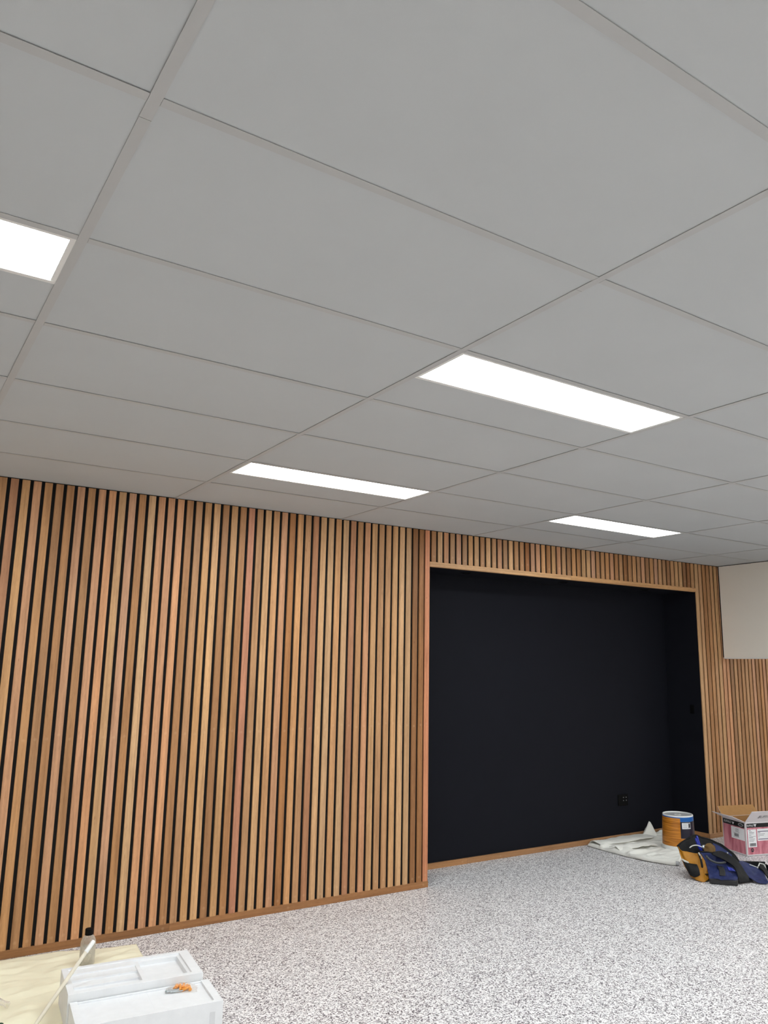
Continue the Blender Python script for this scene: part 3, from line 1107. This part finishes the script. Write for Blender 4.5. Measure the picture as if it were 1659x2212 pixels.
# ================================================================== CARDBOARD BOX
BF = Vector((5.987, 2.982, 0))
e1 = Vector((0.963, -0.270, 0)).normalized()
e2 = Vector((-e1.y, e1.x, 0))
Z = Vector((0, 0, 1))
BW, BD, BH = 0.40, 0.288, 0.272
T = 0.004
t = thing('cardboard_box', (BF + e1 * BW / 2 + e2 * BD / 2), 'open white and pink printed cardboard box on the floor at the right edge', 'box')
v, f = join([obox(BF + Z * 0.001, e1, e2, Z, BW, BD, T), obox(BF + Z * 0.001, e1, e2, Z, BW, T, BH), obox(BF + Z * 0.001, e1, e2, Z, T, BD, BH),
             obox(BF + e1 * (BW - T) + Z * 0.001, e1, e2, Z, T, BD, BH), obox(BF + e2 * (BD - T) + Z * 0.001, e1, e2, Z, BW, T, BH)])
mk('carton', v, f, M['box_white'], t)
# kraft inside faces
v, f = join([obox(BF + e1 * T + e2 * (BD - T - 0.0012) + Z * 0.005, e1, e2, Z, BW - 2 * T, 0.001, BH - 0.005),
             obox(BF + e1 * (BW - T - 0.0012) + e2 * T + Z * 0.005, e1, e2, Z, 0.001, BD - 2 * T, BH - 0.005),
             obox(BF + e1 * (T + 0.0002) + e2 * T + Z * 0.005, e1, e2, Z, 0.001, BD - 2 * T, BH - 0.005),
             obox(BF + e1 * T + e2 * (T + 0.0002) + Z * 0.005, e1, e2, Z, BW - 2 * T, 0.001, BH - 0.005)])
mk('inner_lining', v, f, M['kraft'], t)


def flap(name, a, b, out, up, length, inset, inner, outer):
    """flap hinged on edge a-b, leaning along direction (out, up)"""
    a, b = Vector(a), Vector(b)
    dr = (Vector(out) + Z * up).normalized() * length
    al = (b - a).normalized()
    n = al.cross(dr).normalized() * 0.0016
    q = [a, b, b + dr - al * inset, a + dr + al * inset]
    for nm, s, mt in (('outer', 1, outer), ('inner', -1, inner)):
        pass
    V = [p + n for p in q] + [p - n for p in q]
    F_ = [(0, 1, 2, 3), (7, 6, 5, 4), (0, 4, 5, 1), (1, 5, 6, 2), (2, 6, 7, 3), (3, 7, 4, 0)]
    o = mk(name, V, F_, outer, t)
    o.data.materials.append(inner)
    # the inner face is the one looking up and into the box
    cen = BF + e1 * BW / 2 + e2 * BD / 2 + Z * (BH + 0.5)
    best = max(o.data.polygons[:], key=lambda p: p.normal.dot((cen - (a + b) / 2).normalized()) * (p.area > 1e-3))
    best.material_index = 1
    return o, q, n


top = Z * (BH + 0.001)
ff, fq, fn = flap('front_flap', BF + top, BF + e1 * BW + top, -e2, 1.25, 0.125, 0.012, M['kraft'], M['box_white'])
flap('left_flap', BF + e2 * BD + top, BF + top, -e1, 0.42, 0.125, 0.012, M['kraft'], M['box_white'])
flap('back_flap', BF + e1 * BW + e2 * BD + top, BF + e2 * BD + top, e2, 1.1, 0.10, 0.010, M['kraft'], M['box_white'])
flap('right_flap', BF + e1 * BW + top, BF + e1 * BW + e2 * BD + top, e1, 0.35, 0.125, 0.012, M['kraft'], M['box_white'])


class Face:
    def __init__(s, o, au, n, w_, h):
        s.o, s.au, s.n, s.w, s.h = Vector(o), Vector(au), Vector(n), w_, h

    def rect(s, name, u0, u1, v0, v1, mat, off, par, av=None):
        av = av or Z
        v, f = obox(s.o + s.au * u0 + av * v0 + s.n * off, s.au, av, s.n, u1 - u0, v1 - v0, 0.0004)
        return mk(name, v, f, mat, par)

    def poly(s, name, pts, mat, off, par):
        v = [s.o + s.au * u + Z * w_ + s.n * off for u, w_ in pts]
        return mk(name, v, [tuple(range(len(pts)))], mat, par, solid=0.0003)

    def text(s, body, u, w_, size, mat, off, par, width=None, shear=0.0):
        v, f = text_vf(body, size, s.o + s.au * u + Z * w_ + s.n * off, s.au, Z, shear, width=width)
        return mk('lettering', v, f, mat, par)


BULL = [(0, 0.020), (0.010, 0.022), (0.014, 0.019), (0.026, 0.019), (0.030, 0.022), (0.040, 0.020), (0.030, 0.013), (0.026, 0.0), (0.014, 0.0), (0.010, 0.013)]
# left face, looking at it from outside: u runs from the far corner towards the near corner
L_ = Face(BF + e2 * BD + Z * 0.001, -e2, -e1, BD, BH)
band = L_.rect('black_band', 0.010, BD - 0.012, BH - 0.050, BH - 0.010, M['black_print'], 0.0004, t)
pk = L_.rect('pink_print', 0.010, BD - 0.012, 0.012, BH - 0.0505, M['pink'], 0.0004, t)
L_.text('BUFFALO', 0.024, BH - 0.038, 0.028, M['white_print'], 0.0011, band, 0.088)
L_.poly('bull_mark', [(0.122 + u * 0.8, BH - 0.040 + w_ * 0.9) for u, w_ in BULL], M['white_print'], 0.0011, band)
ov = [(0.232 + 0.032 * math.cos(a_ * math.pi / 12), BH - 0.030 + 0.013 * math.sin(a_ * math.pi / 12)) for a_ in range(24)]
L_.poly('oval_badge', ov, M['grey_plastic'], 0.0011, band)
ov = [(0.232 + 0.023 * math.cos(a_ * math.pi / 12), BH - 0.031 + 0.006 * math.sin(a_ * math.pi / 12)) for a_ in range(24)]
L_.poly('oval_centre', ov, M['black_print'], 0.0016, band)
st = L_.rect('sticker', 0.110, BD - 0.014, 0.118, 0.214, M['white_print'], 0.0010, pk)
for k, (ua, ub) in enumerate(((0.168, 0.205), (0.160, 0.206), (0.166, 0.200), (0.160, 0.212))):
    L_.rect('printed_line', ua, ub, 0.200 - 0.008 * k, 0.203 - 0.008 * k, M['text_grey'], 0.0016, pk)
for k in range(9):
    L_.rect('barcode_bar', 0.146 + 0.0062 * k, 0.1485 + 0.0062 * k + 0.001 * (k % 3), 0.138, 0.162, M['text_dark'], 0.0016, pk)
L_.rect('barcode_frame', 0.138, 0.208, 0.166, 0.1675, M['text_dark'], 0.0016, pk)
L_.rect('barcode_frame', 0.138, 0.208, 0.131, 0.1325, M['text_dark'], 0.0016, pk)
# front face
F_f = Face(BF + Z * 0.001, e1, -e2, BW, BH)
band = F_f.rect('black_band', 0.012, BW - 0.012, BH - 0.045, BH - 0.012, M['black_print'], 0.0004, t)
pk = F_f.rect('pink_print', 0.012, BW - 0.012, 0.012, BH - 0.0455, M['pink'], 0.0004, t)
F_f.text('BUFFALO', 0.017, BH - 0.036, 0.022, M['white_print'], 0.0011, band, 0.066)
F_f.poly('bull_mark', [(0.085 + u * 0.75, BH - 0.038 + w_ * 0.95) for u, w_ in BULL], M['white_print'], 0.0011, band)
F_f.rect('shipping_label', 0.020, 0.107, 0.070, 0.212, M['white_print'], 0.0010, pk)
for k, (ua, ub) in enumerate(((0.030, 0.052), (0.030, 0.062), (0.034, 0.085), (0.030, 0.080), (0.030, 0.056), (0.030, 0.100), (0.030, 0.072), (0.030, 0.090), (0.030, 0.085), (0.030, 0.076))):
    F_f.rect('printed_line', ua, ub, 0.2035 - 0.0098 * k, 0.2068 - 0.0098 * k - 0.0008 * (k % 2), M['text_dark'] if k in (0, 2) else M['text_grey'], 0.0016, pk)
for k in range(13):
    F_f.rect('barcode_bar', 0.034 + 0.0050 * k, 0.0362 + 0.0050 * k + 0.0008 * (k % 3), 0.078, 0.102, M['text_dark'], 0.0016, pk)
F_f.rect('packing_label', 0.118, 0.285, 0.118, 0.214, M['white_print'], 0.0010, pk)
F_f.rect('purple_rule', 0.124, 0.280, 0.190, 0.195, M['purple_ink'], 0.0016, pk)
F_f.rect('purple_rule', 0.124, 0.280, 0.128, 0.133, M['purple_ink'], 0.0016, pk)
for k, (ua, ub) in enumerate(((0.124, 0.150), (0.124, 0.196), (0.124, 0.185), (0.124, 0.140))):
    F_f.rect('printed_line', ua, ub, 0.1815 - 0.011 * k, 0.1845 - 0.011 * k, M['text_grey'] if k else M['text_dark'], 0.0016, pk)
ring = []
for k in range(24):
    a_ = k * math.pi / 12
    ring.append((0.058 + 0.016 * math.cos(a_), 0.047 + 0.016 * math.sin(a_)))
F_f.poly('round_symbol', ring, M['text_dark'], 0.0011, pk)
F_f.poly('symbol_arc', [(0.058 + 0.010 * math.cos(a_ * math.pi / 12), 0.043 + 0.010 * math.sin(a_ * math.pi / 12)) for a_ in range(13)], M['pink'], 0.0016, pk)
F_f.poly('symbol_centre', [(0.058 + 0.006 * math.cos(a_ * math.pi / 12), 0.042 + 0.006 * math.sin(a_ * math.pi / 12)) for a_ in range(13)], M['text_dark'], 0.0021, pk)
# lettering on the front flap
dr = (fq[3] - fq[0] - e1 * 0.012).normalized()
nn = fn.normalized()
if nn.dot(-e2) < 0:
    nn = -nn
v, f = text_vf('BUFFALO', 0.044, BF + top + e1 * 0.105 + dr * 0.045 + nn * 0.0024, e1, dr, 0.25, width=0.17)
mk('lettering', v, f, M['text_dark'], ff)

# ================================================================== TOOL BAG
bag = thing('tool_bag', (5.08, 2.66, 0), 'sagging blue, yellow and black tool bag lying open beside the cardboard box', 'tool bag')
end_rows = [[(4.985, 2.890, .205), (4.963, 2.838, .187), (4.997, 2.794, .180), (5.019, 2.745, .177), (5.062, 2.750, .183)],
            [(4.946, 2.836, .150), (4.945, 2.805, .128), (4.955, 2.762, .116), (5.010, 2.725, .112), (5.062, 2.702, .118)],
            [(4.936, 2.790, .075), (4.936, 2.764, .064), (4.946, 2.722, .060), (4.992, 2.697, .060), (5.039, 2.668, .065)],
            [(4.943, 2.752, .030), (4.950, 2.737, .012), (4.947, 2.696, .005), (4.961, 2.649, .003), (5.018, 2.640, .024)]]
v, f = patch(end_rows, 34, 30, 0.007, 26, 1.0, 0.003)
mk('end_panel', v, f, M['bag_yellow'], bag, smooth=True, solid=0.004)
v, f = patch([[(4.931, 2.806, .122), (4.94, 2.772, .113), (4.968, 2.708, .113)], [(4.922, 2.772, .078), (4.932, 2.735, .075), (4.968, 2.690, .078)],
              [(4.930, 2.745, .035), (4.938, 2.712, .024), (4.956, 2.676, .046)]], 18, 14, 0.004, 30, 2.0)
ep = mk('end_pocket', v, f, M['bag_black'], bag, smooth=True, solid=0.004)
v, f = tube(spline([(4.928, 2.812, .136), (4.930, 2.790, .126), (4.944, 2.760, .1165)], 10), [0.002, .0045, .006, .007, .007, .007, .0065, .006, .0045, .002], 8)
mk('reflective_piping', v, f, M['reflect'], bag)
zp = spline([(5.008, 2.722, .186), (5.010, 2.706, .150), (4.993, 2.684, .118), (4.994, 2.682, .090)], 14)
v, f = tube(zp, [0.004] + [0.008] * 12 + [0.003], 8)
zo = mk('zip', v, f, M['bag_black'], bag)
v, f = join([tube([(5.003, 2.716, .190), (5.004, 2.703, .172)], 0.0055, 8), tube([(5.006, 2.700, .170), (5.008, 2.696, .150)], 0.0035, 8)])
mk('zip_pull', v, f, M['steel'], zo)
side_rows = [[(5.062, 2.750, .186), (5.096, 2.737, .182), (5.154, 2.718, .172), (5.196, 2.647, .157), (5.240, 2.600, .132), (5.300, 2.590, .104)],
             [(5.062, 2.702, .120), (5.115, 2.700, .116), (5.140, 2.660, .108), (5.172, 2.606, .098), (5.226, 2.580, .088), (5.246, 2.553, .076)],
             [(4.958, 2.602, .040), (4.977, 2.570, .040), (4.993, 2.539, .040), (5.017, 2.514, .040), (5.059, 2.475, .040), (5.085, 2.454, .035)]]
v, f = patch(side_rows, 40, 30, 0.008, 20, 5.0)
sp = mk('side_panel', v, f, M['bag_blue'], bag, smooth=True, solid=0.004)
v, f = patch([[(5.105, 2.640, .100), (5.126, 2.598, .092)], [(5.075, 2.598, .077), (5.096, 2.560, .072)], [(5.035, 2.566, .053), (5.066, 2.540, .050)]], 8, 12, 0.0)
v = [Vector(p) + Vector((-0.006, -0.005, 0.006)) for p in v]
mk('webbing_patch', v, f, M['bag_base'], bag, smooth=True, solid=0.004)
# moulded base strip along the near edge
A, B_ = Vector((4.962, 2.600, 0.001)), Vector((5.086, 2.452, 0.001))
al = (B_ - A).normalized()
out = Vector((al.y, -al.x, 0))
if out.dot(Vector((-0.8, -0.6, 0))) < 0:
    out = -out
v, f = obox(A + out * 0.006, al, -out, Z, (B_ - A).length, 0.20, 0.040)
mk('base', v, f, M['bag_base'], bag, bevel=0.008)
# far side: dark lining with a blue outer skin
far_top = [(4.985, 2.892, .206), (5.060, 2.910, .222), (5.145, 2.905, .246), (5.205, 2.892, .264), (5.232, 2.850, .250), (5.262, 2.795, .240), (5.275, 2.752, .226), (5.290, 2.722, .216), (5.290, 2.664, .190), (5.300, 2.618, .160), (5.310, 2.590, .118)]
far_bot = [(5.015, 2.800, .030), (5.060, 2.800, .028), (5.110, 2.790, .026), (5.160, 2.770, .024), (5.185, 2.740, .022), (5.205, 2.700, .020), (5.215, 2.670, .020), (5.225, 2.650, .018), (5.232, 2.600, .016), (5.240, 2.560, .014), (5.245, 2.530, .012)]
v, f = patch([far_top, far_bot], 44, 16, 0.005, 20, 9.0)
mk('far_panel', v, f, M['bag_black'], bag, smooth=True, solid=0.005)
v, f = patch([[(5.250, 2.776, .224), (5.268, 2.740, .212), (5.278, 2.690, .188), (5.286, 2.640, .160)], [(5.205, 2.760, .165), (5.222, 2.715, .150), (5.240, 2.660, .128), (5.262, 2.610, .112)]], 14, 8, 0.004, 25, 3.0)
v = [Vector(p) + Vector((-0.004, -0.012, 0)) for p in v]
mk('lining_flap', v, f, M['bag_blue'], bag, smooth=True, solid=0.003)
# rim binding around the mouth
v, f = tube(spline(far_top, 60), 0.006, 8)
mk('rim_binding', v, f, M['bag_black'], bag)
v, f = tube(spline(side_rows[0], 40), 0.0055, 8)
mk('rim_binding', v, f, M['bag_black'], bag)
# floor of the bag, seen dark inside
v, f = patch([[(5.030, 2.800, .045), (5.11, 2.79, .042), (5.20, 2.70, .040), (5.24, 2.53, .030)], [(5.000, 2.640, .050), (5.03, 2.60, .048), (5.06, 2.53, .045), (5.10, 2.47, .040)]], 12, 10, 0.003, 20, 1.0)
mk('inside_floor', v, f, M['bag_black'], bag, smooth=True, solid=0.003)
# black lid hanging over the near side
v, f = patch([[(5.140, 2.680, .188), (5.205, 2.672, .187), (5.229, 2.626, .171), (5.261, 2.553, .121), (5.258, 2.509, .068), (5.265, 2.485, .038), (5.266, 2.453, .009)],
              [(5.112, 2.682, .172), (5.145, 2.640, .154), (5.172, 2.596, .132), (5.186, 2.556, .108), (5.166, 2.518, .086), (5.143, 2.490, .056), (5.132, 2.474, .014)]], 36, 14, 0.004, 18, 2.0, 0.004)
mk('lid', v, f, M['bag_black'], bag, smooth=True, solid=0.006)
v, f = tube(spline([(5.030, 2.672, .172), (5.055, 2.660, .146), (5.078, 2.635, .131), (5.104, 2.608, .126), (5.158, 2.600, .126)], 20), 0.0085, 10)
mk('grab_handle', v, f, M['bag_grey'], bag, smooth=True)
v, f = tube(spline([(5.010, 2.800, .208), (5.035, 2.790, .222), (5.068, 2.776, .224), (5.096, 2.752, .212)], 16), 0.0042, 8)
mk('mouth_wire', v, f, M['reflect'], bag, smooth=True)
v, f = lathe(5.244, 2.640, [(0.0075, .172), (0.0075, .178), (0.004, .181)], 14)
mk('snap_button', v, f, M['steel'], bag)
v, f = patch([[(5.120, 2.560, .108), (5.150, 2.535, .100)], [(5.118, 2.545, .085), (5.165, 2.520, .078)]], 8, 6, 0.004, 60, 2.0)
mk('buckle', v, f, M['tool_blue'], bag, solid=0.012, bevel=0.003)
# blue flap fallen to the floor at right
v, f = patch([[(5.292, 2.610, .118), (5.345, 2.606, .116), (5.400, 2.600, .098), (5.450, 2.550, .072), (5.455, 2.500, .052), (5.400, 2.440, .036), (5.330, 2.370, .014)],
              [(5.292, 2.600, .100), (5.315, 2.575, .088), (5.340, 2.540, .070), (5.360, 2.500, .052), (5.350, 2.460, .036), (5.330, 2.420, .024), (5.310, 2.368, .010)],
              [(5.285, 2.590, .086), (5.276, 2.560, .070), (5.262, 2.520, .050), (5.255, 2.480, .034), (5.252, 2.440, .020), (5.268, 2.400, .012), (5.300, 2.366, .006)]], 34, 20, 0.006, 18, 7.0, 0.004)
mk('fallen_flap', v, f, M['bag_blue'], bag, smooth=True, solid=0.004)
# black webbing with pale edge at the flap's end
v, f = patch([[(5.455, 2.535, .074), (5.440, 2.485, .060), (5.400, 2.430, .040), (5.340, 2.355, .016)], [(5.535, 2.540, .078), (5.490, 2.480, .056), (5.440, 2.425, .034), (5.360, 2.335, .010)]], 16, 8, 0.004, 20, 4.0, 0.008)
wb = mk('webbing', v, f, M['bag_black'], bag, smooth=True, solid=0.005)
v, f = tube([(5.442, 2.524, .068), (5.512, 2.552, .088), (5.543, 2.536, .080), (5.528, 2.512, .055)], 0.0045, 8)
mk('pale_edge', v, f, M['reflect'], wb)
v, f = tube([(5.405, 2.566, .088), (5.452, 2.534, .070)], 0.003, 8)
mk('pale_edge', v, f, M['reflect'], wb)
# open black side pocket lying behind the flap
v, f = join([obox((5.470, 2.690, .006), (0.80, -0.60, 0), (0.6, 0.8, 0), Z, 0.19, 0.010, 0.075),
             obox((5.470, 2.690, .006), (0.80, -0.60, 0), (-0.6, -0.8, 0), Z, 0.19, 0.075, 0.006),
             obox((5.470, 2.690, .006), (-0.6, -0.8, 0), (-0.8, 0.6, 0), Z, 0.075, 0.008, 0.05),
             obox((5.622, 2.576, .006), (-0.6, -0.8, 0), (0.8, -0.6, 0), Z, 0.075, 0.008, 0.06)])
mk('side_pocket', v, f, M['bag_black'], bag, bevel=0.002)
v, f = obox((5.455, 2.650, .0135), (0.80, -0.60, 0), (-0.6, -0.8, 0), Z, 0.13, 0.03, 0.004)
mk('pocket_lining', v, f, M['blue_print'], bag)
# tan pouch inside the bag
v, f = patch([[(5.165, 2.792, .190), (5.176, 2.770, .225), (5.205, 2.752, .228), (5.232, 2.742, .205)], [(5.160, 2.775, .14), (5.175, 2.75, .165), (5.200, 2.735, .165), (5.228, 2.725, .15)],
              [(5.150, 2.760, .08), (5.170, 2.735, .09), (5.195, 2.72, .09), (5.220, 2.71, .08)]], 16, 14, 0.010, 40, 6.0)
mk('tan_pouch', v, f, M['tan'], bag, smooth=True, solid=0.006)

# pliers with blue grips standing in the bag
t = thing('pliers', (5.125, 2.80, 0.06), 'pliers with two blue grips standing up inside the tool bag', 'pliers')
v, f = tube([(5.135, 2.826, .278), (5.137, 2.822, .262), (5.145, 2.808, .205), (5.150, 2.795, .165)], [0.006, 0.0085, 0.0085, 0.007], 12)
mk('grip', v, f, M['tool_blue'], t, smooth=True)
v, f = tube([(5.118, 2.823, .262), (5.120, 2.820, .248), (5.132, 2.806, .195), (5.146, 2.793, .160)], [0.006, 0.0085, 0.0085, 0.007], 12)
mk('grip', v, f, M['tool_blue'], t, smooth=True)
v, f = tube([(5.149, 2.795, .168), (5.150, 2.790, .14), (5.150, 2.785, .10), (5.149, 2.780, .06)], [0.008, 0.013, 0.010, 0.005], 12)
mk('jaws', v, f, M['steel'], t, smooth=True)
# rounded steel tool head beside them
v, f = lathe(5.178, 2.800, [(0.010, .050), (0.010, .178), (0.018, .182), (0.020, .196), (0.015, .208), (0.005, .213)], 18)
tag(mk('steel_tool', v, f, M['steel'], org=(5.178, 2.800, 0.05), smooth=True), 'shiny round ended steel tool beside the pliers in the tool bag', 'tool')
